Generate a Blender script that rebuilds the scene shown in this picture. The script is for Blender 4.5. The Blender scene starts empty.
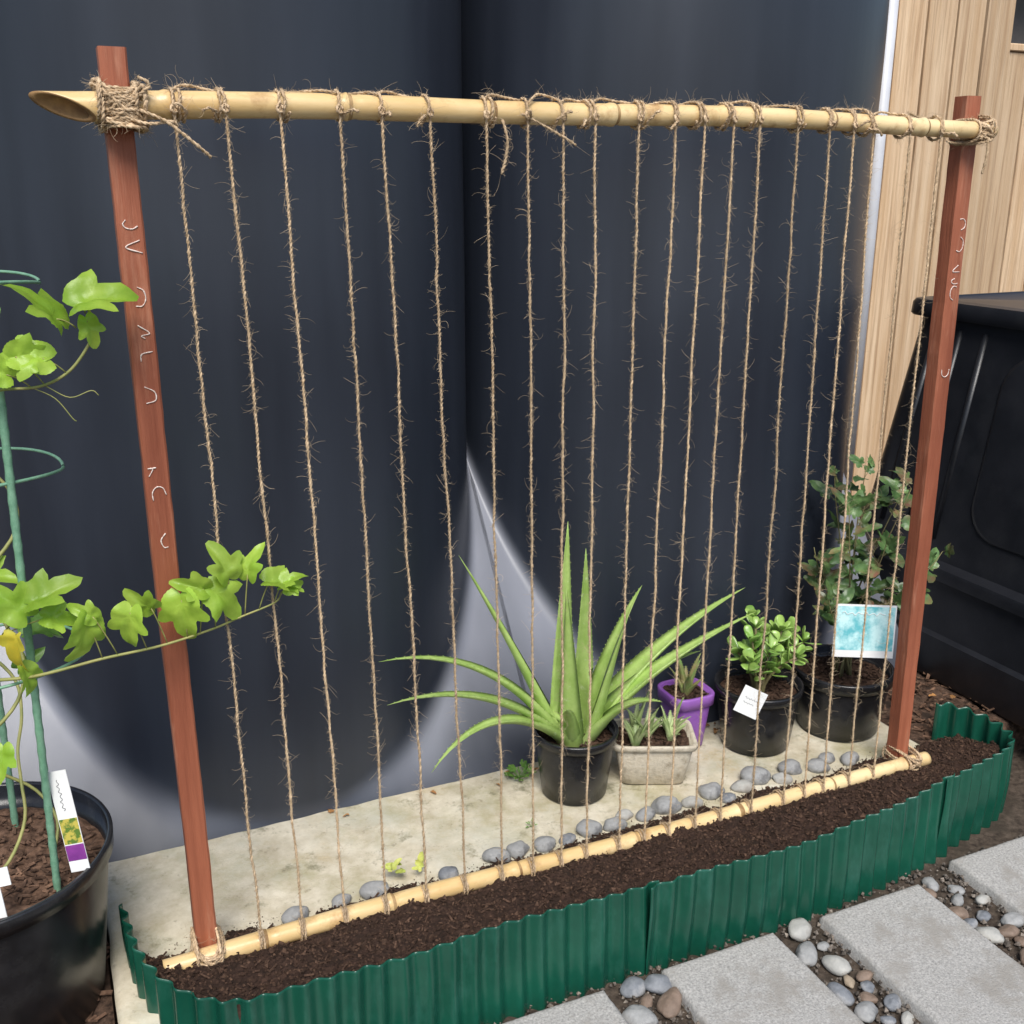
import bpy, math, random
from mathutils import Vector, Matrix, noise
random.seed(7)
R=random.random
def U(a,b): return a+(b-a)*R()
COL=bpy.context.scene.collection
# ------------------------------------------------------------ materials
def mat(name,c1,c2=None,scale=20.,rough=.6,bump=0.,bscale=None,stretch=(1,1,1),detail=6,spec=.5,lo=.35,hi=.65,island=0.,c3=None,s3=3.,trans=0.,coords='Object',t3=(.5,.62),st3=(1,1,1),bd=.004):
    m=bpy.data.materials.new(name); m.use_nodes=True
    nt=m.node_tree; N=nt.nodes; L=nt.links; b=N['Principled BSDF']
    b.inputs['Roughness'].default_value=rough
    b.inputs['Specular IOR Level'].default_value=spec
    tc=N.new('ShaderNodeTexCoord'); mp=N.new('ShaderNodeMapping'); mp.inputs['Scale'].default_value=stretch
    L.new(tc.outputs[coords],mp.inputs['Vector'])
    nz=N.new('ShaderNodeTexNoise'); nz.inputs['Scale'].default_value=scale; nz.inputs['Detail'].default_value=detail; nz.inputs['Roughness'].default_value=.65
    L.new(mp.outputs[0],nz.inputs['Vector'])
    rp=N.new('ShaderNodeValToRGB'); rp.color_ramp.elements[0].position=lo; rp.color_ramp.elements[1].position=hi
    rp.color_ramp.elements[0].color=(*c1,1); rp.color_ramp.elements[1].color=(*(c2 or c1),1)
    L.new(nz.outputs['Fac'],rp.inputs['Fac']); out=rp.outputs['Color']
    if c3:
        m3=N.new('ShaderNodeMapping'); m3.inputs['Scale'].default_value=st3; L.new(tc.outputs[coords],m3.inputs['Vector'])
        n3=N.new('ShaderNodeTexNoise'); n3.inputs['Scale'].default_value=s3; n3.inputs['Detail'].default_value=7; n3.inputs['Roughness'].default_value=.65
        L.new(m3.outputs[0],n3.inputs['Vector'])
        r3=N.new('ShaderNodeValToRGB'); r3.color_ramp.elements[0].position=t3[0]; r3.color_ramp.elements[1].position=t3[1]
        L.new(n3.outputs['Fac'],r3.inputs['Fac'])
        mx=N.new('ShaderNodeMixRGB'); L.new(r3.outputs['Color'],mx.inputs['Fac']); L.new(out,mx.inputs['Color1']); mx.inputs['Color2'].default_value=(*c3,1); out=mx.outputs['Color']
    if island:
        g=N.new('ShaderNodeNewGeometry'); mr=N.new('ShaderNodeMapRange'); mr.inputs['To Min'].default_value=1-island; mr.inputs['To Max'].default_value=1+island
        L.new(g.outputs['Random Per Island'],mr.inputs['Value'])
        hs=N.new('ShaderNodeHueSaturation'); L.new(mr.outputs[0],hs.inputs['Value']); L.new(out,hs.inputs['Color']); out=hs.outputs['Color']
    L.new(out,b.inputs['Base Color'])
    if bump:
        nb=N.new('ShaderNodeTexNoise'); nb.inputs['Scale'].default_value=bscale or scale*3; nb.inputs['Detail'].default_value=8; nb.inputs['Roughness'].default_value=.7
        L.new(mp.outputs[0],nb.inputs['Vector'])
        bp=N.new('ShaderNodeBump'); bp.inputs['Strength'].default_value=min(1,bump); bp.inputs['Distance'].default_value=bd
        L.new(nb.outputs['Fac'],bp.inputs['Height']); L.new(bp.outputs[0],b.inputs['Normal'])
    if trans:
        tr=N.new('ShaderNodeBsdfTranslucent'); L.new(out,tr.inputs['Color']); ms=N.new('ShaderNodeMixShader'); ms.inputs['Fac'].default_value=trans
        L.new(b.outputs[0],ms.inputs[1]); L.new(tr.outputs[0],ms.inputs[2]); L.new(ms.outputs[0],N['Material Output'].inputs['Surface'])
    return m
M={}
M['redwood']=mat('stained_hardwood',(.20,.052,.024),(.40,.130,.066),22,.6,.8,70,(1,1,.06),c3=(.50,.23,.14),s3=34,t3=(.56,.80),st3=(1,1,.12),lo=.3,hi=.7)
M['bamboo']=mat('bamboo_cane',(.58,.38,.15),(.80,.62,.34),9,.30,.15,40,(.25,1,1),c3=(.38,.21,.08),s3=16,t3=(.55,.74))
M['bamdark']=mat('bamboo_node',(.22,.12,.045),(.44,.29,.13),40,.6)
M['baminner']=mat('bamboo_cut',(.46,.27,.11),(.24,.13,.06),30,.8,.3)
M['jute']=mat('jute_twine',(.38,.26,.15),(.66,.50,.33),90,.9,.4,300,spec=.1,island=.22)
M['fuzz']=mat('jute_fuzz',(.40,.30,.19),(.58,.46,.32),60,.95,spec=.05,island=.3)
M['chalk']=mat('chalk_mark',(.80,.72,.66),(.62,.46,.40),420,.95,lo=.42,hi=.58)
M['green']=mat('green_corrugated_plastic',(.004,.055,.034),(.008,.082,.050),5,.27,.10,60,c3=(.030,.13,.095),s3=18,t3=(.52,.9),st3=(1,1,.4))
M['soil']=mat('dark_potting_soil',(.020,.011,.008),(.070,.040,.028),160,.95,1.,240,spec=.2,c3=(.030,.018,.013),s3=40)
M['crumb']=mat('soil_crumbs',(.025,.014,.010),(.095,.056,.037),120,.95,.6,200,spec=.2,island=.5)
M['ground']=mat('bare_ground',(.035,.026,.02),(.11,.085,.065),60,.95,1.,180,spec=.2,c3=(.05,.04,.03),s3=8)
M['mulch']=mat('bark_litter',(.035,.022,.016),(.13,.08,.055),70,.95,1.,150,spec=.2,c3=(.03,.02,.015),s3=14)
M['chips']=mat('bark_chips',(.05,.028,.018),(.17,.10,.065),60,.9,.4,island=.5,spec=.2)
M['paver']=mat('exposed_concrete_paver',(.24,.235,.22),(.54,.52,.49),230,.9,.8,260,c3=(.32,.30,.27),s3=9,spec=.25,lo=.3,hi=.7)
M['fence']=mat('treated_pine_paling',(.56,.37,.21),(.74,.55,.36),9,.8,.9,50,(3,1,.10),island=.18,c3=(.40,.25,.14),s3=30,st3=(2,1,.05),t3=(.50,.70),bd=.006)
M['fencegap']=mat('fence_backing',(.04,.025,.015),(.06,.035,.02),10,.9)
M['black']=mat('black_pot_plastic',(.010,.010,.011),(.018,.018,.02),20,.26,.1,60,c3=(.035,.034,.033),s3=12,t3=(.5,.9))
M['binblack']=mat('black_bin_plastic',(.009,.010,.013),(.015,.016,.020),10,.36,.12,80,c3=(.026,.027,.030),s3=6,t3=(.5,.9))
M['cream']=mat('cream_weathered_pot',(.56,.48,.36),(.72,.66,.54),26,.7,.9,110,c3=(.28,.22,.14),s3=26,t3=(.5,.7))
M['purple']=mat('purple_pot_plastic',(.24,.08,.38),(.32,.13,.47),10,.4)
M['aloe']=mat('aloe_leaf',(.30,.46,.10),(.46,.61,.19),18,.34,.15,60,c3=(.58,.68,.36),s3=60,t3=(.60,.72),island=.14,trans=.18)
M['aloes']=mat('small_aloe_leaf',(.28,.40,.13),(.48,.55,.27),28,.42,.1,60,island=.2,trans=.1)
M['reda']=mat('reddish_succulent_leaf',(.24,.40,.11),(.44,.30,.15),18,.5,island=.2,trans=.1)
M['jade']=mat('jade_leaf',(.14,.29,.05),(.34,.50,.12),14,.26,.05,island=.25,trans=.08)
M['vine']=mat('vine_leaf',(.27,.47,.04),(.45,.64,.09),12,.35,.25,50,island=.20,trans=.45)
M['vined']=mat('vine_leaf_dark',(.10,.24,.035),(.20,.36,.07),16,.38,.2,50,island=.3,trans=.3)
M['yellow']=mat('yellow_leaf',(.74,.58,.05),(.58,.54,.06),30,.5,trans=.3)
M['shrub']=mat('shrub_leaf',(.05,.11,.035),(.15,.25,.08),20,.36,island=.5,trans=.18,c3=(.20,.09,.055),s3=9,t3=(.5,.65))
M['stem']=mat('green_brown_stem',(.14,.11,.05),(.22,.20,.08),40,.7)
M['stemg']=mat('green_stem',(.20,.22,.06),(.32,.30,.10),40,.6)
M['stake']=mat('green_coated_stake',(.12,.27,.17),(.20,.37,.25),60,.38,.3,120)
M['white']=mat('white_tag',(.80,.80,.78),(.72,.72,.71),20,.5)
M['tagpurple']=mat('tag_purple_print',(.16,.03,.20),(.25,.05,.28),30,.4)
M['taggreen']=mat('tag_fruit_print',(.10,.18,.03),(.50,.42,.08),90,.4,lo=.45,hi=.55)
M['ink']=mat('dark_ink',(.04,.04,.05),None,20,.6)
M['teal']=mat('teal_label_print',(.12,.45,.50),(.55,.80,.80),22,.4,lo=.4,hi=.6)
M['roof']=mat('grey_house_wall',(.10,.09,.08),(.14,.12,.11),6,.7)
M['pale']=mat('pale_reflection_strip',(.50,.51,.54),(.60,.61,.64),5,.4)  # colour of the strip added for the reflection along the tank edge
M['dry']=mat('dry_leaf',(.22,.10,.035),(.38,.19,.06),30,.8,island=.4)
SM=[mat('river_stone_slate',(.13,.14,.155),(.24,.25,.265),30,.6,.5,120,c3=(.32,.32,.32),s3=14),
    mat('river_stone_grey',(.24,.24,.235),(.36,.36,.35),26,.65,.5,120,c3=(.17,.17,.17),s3=20),
    mat('river_stone_tan',(.28,.22,.155),(.40,.32,.23),30,.65,.5,120,c3=(.2,.15,.1),s3=18),
    mat('river_stone_brown',(.15,.105,.075),(.25,.18,.135),30,.65,.5,120),
    mat('river_stone_pale',(.34,.335,.31),(.45,.44,.40),30,.65,.5,120,c3=(.28,.26,.23),s3=15)]
def slabmat():
    m=mat('weathered_concrete',(.48,.42,.30),(.68,.62,.49),14,.85,.5,160,c3=(.32,.29,.15),s3=5,spec=.3,t3=(.46,.70))
    nt=m.node_tree;N=nt.nodes;L=nt.links;b=N['Principled BSDF']; src=b.inputs['Base Color'].links[0].from_socket
    tc=N.new('ShaderNodeTexCoord'); cur=src
    for sc_,lo,hi,col,fac in ((2.6,.48,.66,(.56,.55,.47),.8),(9,.56,.66,(.15,.14,.07),.75),(38,.58,.70,(.20,.17,.11),.65),(4,.56,.72,(.46,.34,.16),.75)):
        n=N.new('ShaderNodeTexNoise'); n.inputs['Scale'].default_value=sc_; n.inputs['Detail'].default_value=9; n.inputs['Roughness'].default_value=.72; L.new(tc.outputs['Object'],n.inputs['Vector'])
        r=N.new('ShaderNodeValToRGB'); r.color_ramp.elements[0].position=lo; r.color_ramp.elements[1].position=hi; r.color_ramp.elements[1].color=(fac,fac,fac,1); L.new(n.outputs['Fac'],r.inputs['Fac'])
        x=N.new('ShaderNodeMixRGB'); L.new(r.outputs[0],x.inputs['Fac']); L.new(cur,x.inputs['Color1']); x.inputs['Color2'].default_value=(*col,1); cur=x.outputs[0]
    L.new(cur,b.inputs['Base Color']); return m
M['slab']=slabmat()
def tankmat():
    m=bpy.data.materials.new('dark_blue_grey_tank_plastic'); m.use_nodes=True
    nt=m.node_tree;N=nt.nodes;L=nt.links;b=N['Principled BSDF']
    b.inputs['Specular IOR Level'].default_value=.55
    tc=N.new('ShaderNodeTexCoord'); at=N.new('ShaderNodeAttribute'); at.attribute_name='dust_sheen'
    mp=N.new('ShaderNodeMapping'); mp.inputs['Scale'].default_value=(1,1,.12); L.new(tc.outputs['Object'],mp.inputs['Vector'])
    n1=N.new('ShaderNodeTexNoise'); n1.inputs['Scale'].default_value=9; n1.inputs['Detail'].default_value=7; L.new(mp.outputs[0],n1.inputs['Vector'])
    r1=N.new('ShaderNodeValToRGB'); r1.color_ramp.elements[0].position=.3;r1.color_ramp.elements[1].position=.75
    r1.color_ramp.elements[0].color=(.015,.019,.029,1); r1.color_ramp.elements[1].color=(.027,.033,.047,1); L.new(n1.outputs['Fac'],r1.inputs['Fac'])
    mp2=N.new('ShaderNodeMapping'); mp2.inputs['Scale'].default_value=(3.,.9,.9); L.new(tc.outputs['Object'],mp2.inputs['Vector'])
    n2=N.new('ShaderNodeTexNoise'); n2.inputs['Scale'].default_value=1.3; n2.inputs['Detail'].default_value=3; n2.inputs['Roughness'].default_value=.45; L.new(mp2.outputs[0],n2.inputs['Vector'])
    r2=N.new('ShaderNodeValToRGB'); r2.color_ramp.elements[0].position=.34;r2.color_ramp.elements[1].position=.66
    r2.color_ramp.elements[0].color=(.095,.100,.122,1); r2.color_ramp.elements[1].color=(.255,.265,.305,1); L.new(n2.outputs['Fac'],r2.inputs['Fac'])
    mx=N.new('ShaderNodeMixRGB'); L.new(at.outputs['Fac'],mx.inputs['Fac']); L.new(r1.outputs[0],mx.inputs['Color1']); L.new(r2.outputs[0],mx.inputs['Color2']); L.new(mx.outputs[0],b.inputs['Base Color'])  # skirt colour mixes dust with sky sheen painted into the base colour
    rr=N.new('ShaderNodeMapRange'); rr.inputs['To Min'].default_value=.30; rr.inputs['To Max'].default_value=.44; L.new(n1.outputs['Fac'],rr.inputs['Value']); L.new(rr.outputs[0],b.inputs['Roughness'])
    n4=N.new('ShaderNodeTexNoise'); n4.inputs['Scale'].default_value=4; n4.inputs['Detail'].default_value=9; L.new(mp.outputs[0],n4.inputs['Vector'])
    bp=N.new('ShaderNodeBump'); bp.inputs['Strength'].default_value=.25; bp.inputs['Distance'].default_value=.01; L.new(n4.outputs['Fac'],bp.inputs['Height']); L.new(bp.outputs[0],b.inputs['Normal'])
    return m
M['tank']=tankmat()
# ------------------------------------------------------------ geometry helpers
class B:
    def __init__(s): s.v=[];s.f=[];s.m=[];s.cm=0
    def add(s,vs,fs):
        o=len(s.v); s.v+=[tuple(x) for x in vs]; s.f+=[tuple(i+o for i in f) for f in fs]; s.m+=[s.cm]*len(fs)
    def obj(s,name,mats,smooth=True,parent=None,loc=None):
        me=bpy.data.meshes.new(name)
        o=Vector(loc) if loc else Vector((0,0,0))
        me.from_pydata([tuple(Vector(v)-o) for v in s.v],[],s.f)
        for m in (mats if isinstance(mats,list) else [mats]): me.materials.append(m)
        me.polygons.foreach_set('material_index',s.m)
        me.polygons.foreach_set('use_smooth',[smooth]*len(s.f)); me.update()
        ob=bpy.data.objects.new(name,me); COL.objects.link(ob); ob.location=o
        if parent: 
            ob.parent=parent; ob.matrix_parent_inverse=Matrix.Translation(-parent.location)
        return ob
def thing(o,label,cat,group=None):
    o['label']=label;o['category']=cat
    if group:o['group']=group
    return o
def empty(name,loc):
    e=bpy.data.objects.new(name,None);COL.objects.link(e);e.location=loc;e.empty_display_size=.05;return e
def tube(b,pts,rad,n=6,cap=True):
    pts=[Vector(p) for p in pts]; k=len(pts); vs=[];fs=[]
    if not hasattr(rad,'__len__'): rad=[rad]*k
    up=None
    for i,p in enumerate(pts):
        t=(pts[min(i+1,k-1)]-pts[max(i-1,0)])
        if t.length<1e-9:t=Vector((0,0,1))
        t.normalize()
        if up is None:
            up=t.orthogonal().normalized()
        else:
            up=up-t*up.dot(t)
            if up.length<1e-6: up=t.orthogonal()
            up.normalize()
        w=t.cross(up)
        for j in range(n):
            a=2*math.pi*j/n; vs.append(p+(up*math.cos(a)+w*math.sin(a))*rad[i])
    for i in range(k-1):
        for j in range(n):
            fs.append((i*n+j,i*n+(j+1)%n,(i+1)*n+(j+1)%n,(i+1)*n+j))
    if cap: fs.append(tuple(range(n))[::-1]); fs.append(tuple(range((k-1)*n,k*n)))
    b.add(vs,fs)
def lathe(b,prof,c,n=48,sup=2.,sx=1.,sy=1.,rot=0.):
    vs=[];fs=[]
    cr,sr=math.cos(rot),math.sin(rot)
    for r,z in prof:
        for j in range(n):
            a=2*math.pi*j/n; ca,sa=math.cos(a),math.sin(a)
            k=(abs(ca)**sup+abs(sa)**sup)**(-1/sup)
            x,y=r*k*ca*sx,r*k*sa*sy
            vs.append((c[0]+x*cr-y*sr,c[1]+x*sr+y*cr,c[2]+z))
    for i in range(len(prof)-1):
        for j in range(n): fs.append((i*n+j,i*n+(j+1)%n,(i+1)*n+(j+1)%n,(i+1)*n+j))
    b.add(vs,fs)
def box(b,x0,x1,y0,y1,z0,z1,bv=0.0,M4=None):
    if bv:
        vs=[];
        for z,i in ((z0,bv),(z0+bv,0),(z1-bv,0),(z1,bv)):
            a0,a1,c0,c1=x0+i,x1-i,y0+i,y1-i
            vs+=[(a0+bv,c0,z),(a1-bv,c0,z),(a1,c0+bv,z),(a1,c1-bv,z),(a1-bv,c1,z),(a0+bv,c1,z),(a0,c1-bv,z),(a0,c0+bv,z)]
        fs=[tuple(range(8))[::-1],tuple(range(24,32))]
        for k in range(3):
            for j in range(8): fs.append((k*8+j,k*8+(j+1)%8,(k+1)*8+(j+1)%8,(k+1)*8+j))
    else:
        vs=[(x0,y0,z0),(x1,y0,z0),(x1,y1,z0),(x0,y1,z0),(x0,y0,z1),(x1,y0,z1),(x1,y1,z1),(x0,y1,z1)]
        fs=[(3,2,1,0),(4,5,6,7),(0,1,5,4),(1,2,6,5),(2,3,7,6),(3,0,4,7)]
    if M4: vs=[M4@Vector(v) for v in vs]
    b.add(vs,fs)
def bez(p,n):
    p=[Vector(q) for q in p]; out=[]
    for i in range(n+1):
        t=i/n; q=list(p)
        while len(q)>1: q=[q[k].lerp(q[k+1],t) for k in range(len(q)-1)]
        out.append(q[0])
    return out
def cat(pts,n=8):
    P=[Vector(p) for p in pts]; P=[P[0]*2-P[1]]+P+[P[-1]*2-P[-2]]; out=[]
    for i in range(1,len(P)-2):
        for k in range(n):
            t=k/n; a,b_,c,d=P[i-1:i+3]
            out.append(.5*((2*b_)+(c-a)*t+(2*a-5*b_+4*c-d)*t*t+(3*b_-a-3*c+d)*t**3))
    out.append(P[-2]); return out
def frame(x,z):
    x=x.normalized(); y=z.cross(x)
    if y.length<1e-5:y=x.orthogonal()
    y.normalize(); z=x.cross(y); return x,y,z
# ------------------------------------------------------------ setting
g=B(); n=60; vs=[];fs=[]
def gc(k): 
    s=(k/n*2-1); return 60*s*abs(s)**2.2
for i in range(n+1):
    for j in range(n+1):
        x,y=gc(i)+.8,gc(j); vs.append((x,y,-.105+.008*noise.noise(Vector((x*6,y*6,0)))))
for i in range(n):
    for j in range(n): fs.append((i*(n+1)+j,(i+1)*(n+1)+j,(i+1)*(n+1)+j+1,i*(n+1)+j+1))
g.add(vs,fs); o=g.obj('ground',M['ground']); o['kind']='structure'
s=B(); X0,X1=-.168,1.83
def grid(b,nx,ny,fn,skirt=None):
    vs=[];fs=[]
    for i in range(nx+1):
        for j in range(ny+1): vs.append(fn(i/nx,j/ny))
    for i in range(nx):
        for j in range(ny): fs.append((i*(ny+1)+j,(i+1)*(ny+1)+j,(i+1)*(ny+1)+j+1,i*(ny+1)+j+1))
    if skirt is not None:
        ring=[(i,0) for i in range(nx+1)]+[(nx,j) for j in range(1,ny+1)]+[(i,ny) for i in range(nx-1,-1,-1)]+[(0,j) for j in range(ny-1,0,-1)]
        o=len(vs)
        for i,j in ring:
            v=vs[i*(ny+1)+j]; vs.append((v[0],v[1],skirt))
        L=len(ring)
        for k in range(L):
            a=ring[k];c=ring[(k+1)%L]; fs.append((a[0]*(ny+1)+a[1],o+k,o+(k+1)%L,c[0]*(ny+1)+c[1]))
    b.add(vs,fs)
def slabf(u,v):
    x=X0+(X1-X0)*u; y=-.16+(1.75+.16)*v
    e=min(u*(X1-X0),(1-u)*(X1-X0),v*1.9); d=-.006*max(0,1-e/.012)
    x+=.006*noise.noise(Vector((x*9,y*9,3)))*(1 if u<.01 or v<.01 else 0)
    return (x,y,d+.0018*noise.noise(Vector((x*14,y*14,1)))+.003*noise.noise(Vector((x*4,y*4,1))))
grid(s,200,160,slabf,skirt=-.12)
o=s.obj('pavement',M['slab']);o['kind']='structure'
def bed(name,x0,x1,y0,y1,z,res,m,amp=.012,skirt=-.12):
    b=B(); nx=int((x1-x0)/res);ny=int((y1-y0)/res)
    def f(u,v):
        x=x0+(x1-x0)*u;y=y0+(y1-y0)*v
        h=amp*(noise.noise(Vector((x*18,y*18,4)))+.6*noise.noise(Vector((x*45,y*45,2)))+.5*noise.noise(Vector((x*110,y*110,7))))
        return (x,y,z+h)
    grid(b,nx,ny,f,skirt=skirt); o=b.obj(name,m); o['kind']='structure'; return o
bed('garden_bed',1.835,4.6,.03,2.6,-.008,.02,M['mulch'])
bed('garden_bed',-1.6,-.174,-.9,2.0,-.02,.02,M['mulch'])
b=B()
def chip(b,x,y,z,L,wd,th):
    m=Matrix.Translation((x,y,z))@Matrix.Rotation(U(0,6.3),4,'Z')@Matrix.Rotation(U(-.4,.4),4,'Y')@Matrix.Rotation(U(-.5,.5),4,'X')
    box(b,-L/2,L/2,-wd/2,wd/2,-th/2,th/2,0,m)
for i in range(2300):
    if R()<.75: x,y=U(1.84,2.6),U(.04,1.2)
    else: x,y=U(-.5,-.175),U(-.3,.5)
    chip(b,x,y,U(-.005,.012)-(0.012 if x<0 else 0),U(.008,.03),U(.003,.01),U(.001,.003))
o=b.obj('bark_chips',M['chips'],False);o['kind']='stuff'
def yf(x):
    pts=[(-.14,-.06),(-.105,-.14),(-.05,-.235),(.03,-.287),(.2,-.293),(1.2,-.293),(1.4,-.275),(1.63,-.238),(1.88,-.19),(1.94,-.12)]
    if x<=pts[0][0]: return pts[0][1]
    for a,c in zip(pts,pts[1:]):
        if x<=c[0]: t=(x-a[0])/(c[0]-a[0]); return a[1]+(c[1]-a[1])*t
    return pts[-1][1]
def soilz(x,y,v):
    h=.016+.062*(1-v)**1.2*(1 if x<1.3 else max(.55,1-(x-1.3)))
    if v>.85: h-=.028*((v-.85)/.15)**1.5
    h+=.012*noise.noise(Vector((x*9,y*9,0)))+.009*noise.noise(Vector((x*38,y*38,2)))+.006*noise.noise(Vector((x*100,y*100,5)))
    return h
b=B()
def sf(u,v):
    x=-.128+(1.925+.128)*u; y0=yf(x)+.008
    yb=.012+.014*noise.noise(Vector((x*9,0,0)))+.006*noise.noise(Vector((x*40,0,0)))
    if x>1.72: yb=.02
    y=y0+(yb-y0)*v
    return (x,y,soilz(x,y,v))
grid(b,620,100,sf,skirt=-.06)
o=b.obj('soil',M['soil']); o['kind']='structure'
b=B()
def lump(b,x,y,z,r):
    vs=[];
    q=[(1,0,0),(-1,0,0),(0,1,0),(0,-1,0),(0,0,1),(0,0,-1)]
    m=Matrix.Rotation(U(0,6),3,'Z')@Matrix.Rotation(U(0,6),3,'X')
    for v in q: vs.append(Vector((x,y,z))+m@Vector(v)*r*U(.6,1.2))
    b.add(vs,[(0,2,4),(2,1,4),(1,3,4),(3,0,4),(2,0,5),(1,2,5),(3,1,5),(0,3,5)])
for i in range(8500):
    u,v=R(),R(); x,y,z=sf(u,v); lump(b,x,y,z+.001,U(.001,.0045)*(1.9 if R()<.08 else 1))
for i in range(500):
    x,y=U(-.1,1.8),.01+abs(random.gauss(0,.013)); lump(b,x,y,.001,U(.0006,.002))
for i in range(900):
    u,v=R(),R(); x,y,z=sf(u,v); chip(b,x,y,z+.003,U(.006,.022),U(.0015,.004),U(.001,.002))
o=b.obj('soil_crumbs',M['crumb'],False);o['kind']='stuff'
for k,x0 in enumerate((.02,.42,.82,1.21,1.61,2.01)):
    for r_ in range(2):
        b=B(); y1=-.335-r_*.52+(.035 if k>=4 else 0); y0=y1-.48; w=.27
        nx,ny=54,96
        def pf(u,v):
            x=x0+w*u;y=y0+(y1-y0)*v; e=min(u*w,(1-u)*w,v*.48,(1-v)*.48)
            z=-.075-.007*max(0,1-e/.008)**2+.0012*noise.noise(Vector((x*150,y*150,0)))+.002*noise.noise(Vector((x*8,y*8,k)))
            j=.0035*noise.noise(Vector((x*30,y*30,9))) if e<.001 else 0
            return (x+j,y+j,z)
        grid(b,nx,ny,pf,skirt=-.14)
        o=b.obj('paving_stone',M['paver'],True,loc=(x0+w/2,(y0+y1)/2,-.1)); o.rotation_euler=(0,0,U(-.015,.015))
        thing(o,'rectangular grey exposed-aggregate concrete paver set in gravel','paver','pavers beside the green edging')
def stone(x,y,z,a,b_,c,m,lab,grp,rz=None,k0=.75):
    b=B(); vs=[];fs=[];nu,nv=22,12; sd=U(0,50)
    for i in range(nv+1):
        ph=math.pi*i/nv
        for j in range(nu):
            t=2*math.pi*j/nu; d=Vector((math.sin(ph)*math.cos(t),math.sin(ph)*math.sin(t),math.cos(ph)))
            k=1+.24*noise.noise(d*1.2+Vector((sd,0,0)))+.05*noise.noise(d*3+Vector((sd,4,0)))
            vs.append((d.x*a*k,d.y*b_*k,d.z*c*k))
    for i in range(nv):
        for j in range(nu): fs.append((i*nu+j,(i+1)*nu+j,(i+1)*nu+(j+1)%nu,i*nu+(j+1)%nu))
    b.add(vs,fs); o=b.obj('river_stone',m,True); o.location=(x,y,z+c*k0); o.rotation_euler=(U(-.15,.15),U(-.15,.15),rz if rz is not None else U(0,6.3))
    thing(o,lab,'stone',grp)
cn=['dark slate-blue','mid grey','tan','brown','pale grey']
SL=[(.178,.008,.026,1),(.275,.018,.020,1),(.345,.012,.030,1),(.505,.012,.022,0),(.62,.022,.030,1),(.672,.026,.026,1),(.735,.020,.026,1),(.79,.018,.020,0),(.852,.030,.031,1),(.912,.022,.026,1),(.955,.05,.020,4),(1.0,.03,.025,1),(1.06,.036,.034,1),(1.125,.028,.024,4),(1.19,.048,.031,1),(1.215,.012,.020,0),(1.275,.036,.026,4),(1.328,.058,.038,1),(1.385,.026,.024,4),(1.43,.058,.031,1),(1.50,.034,.028,1),(1.55,.062,.024,1),(1.60,.034,.026,1)]
for x,y,a,k in SL:
    stone(x,y,-.004,a*1.05,a*.80,a*.60,SM[k],'smooth %s river stone on the concrete behind the soil strip'%cn[k],'river stones along the soil strip',rz=U(-.5,.5),k0=.7)
for (xa,xb) in ((.30,.41),(.70,.81),(1.10,1.20),(1.49,1.60)):
    pl=[]
    for t in range(400):
        x,y,r=U(xa+.006,xb-.006),U(-.70,-.325),U(.013,.031)
        if all((x-p[0])**2+(y-p[1])**2>((r+p[2])*.86)**2 for p in pl) and len(pl)<17: pl.append((x,y,r))
    for x,y,r in pl:
        k=random.choice((0,0,1,1,1,2,3,3,4)); stone(x,y,-.104,r*1.15,r*.8,r*.55,SM[k],'rounded %s pebble in the gap between pavers'%cn[k],'pebbles between the pavers')
b=B()
for i in range(6500):
    x,y=U(.25,1.95),U(-.8,-.28); lump(b,x,y,-.101+U(0,.006),U(.002,.008)*(1 if R()<.5 else .5))
o=b.obj('gravel',mat('fine_gravel',(.045,.035,.028),(.20,.17,.14),60,.9,.3,island=.6),False);o['kind']='stuff'
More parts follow.
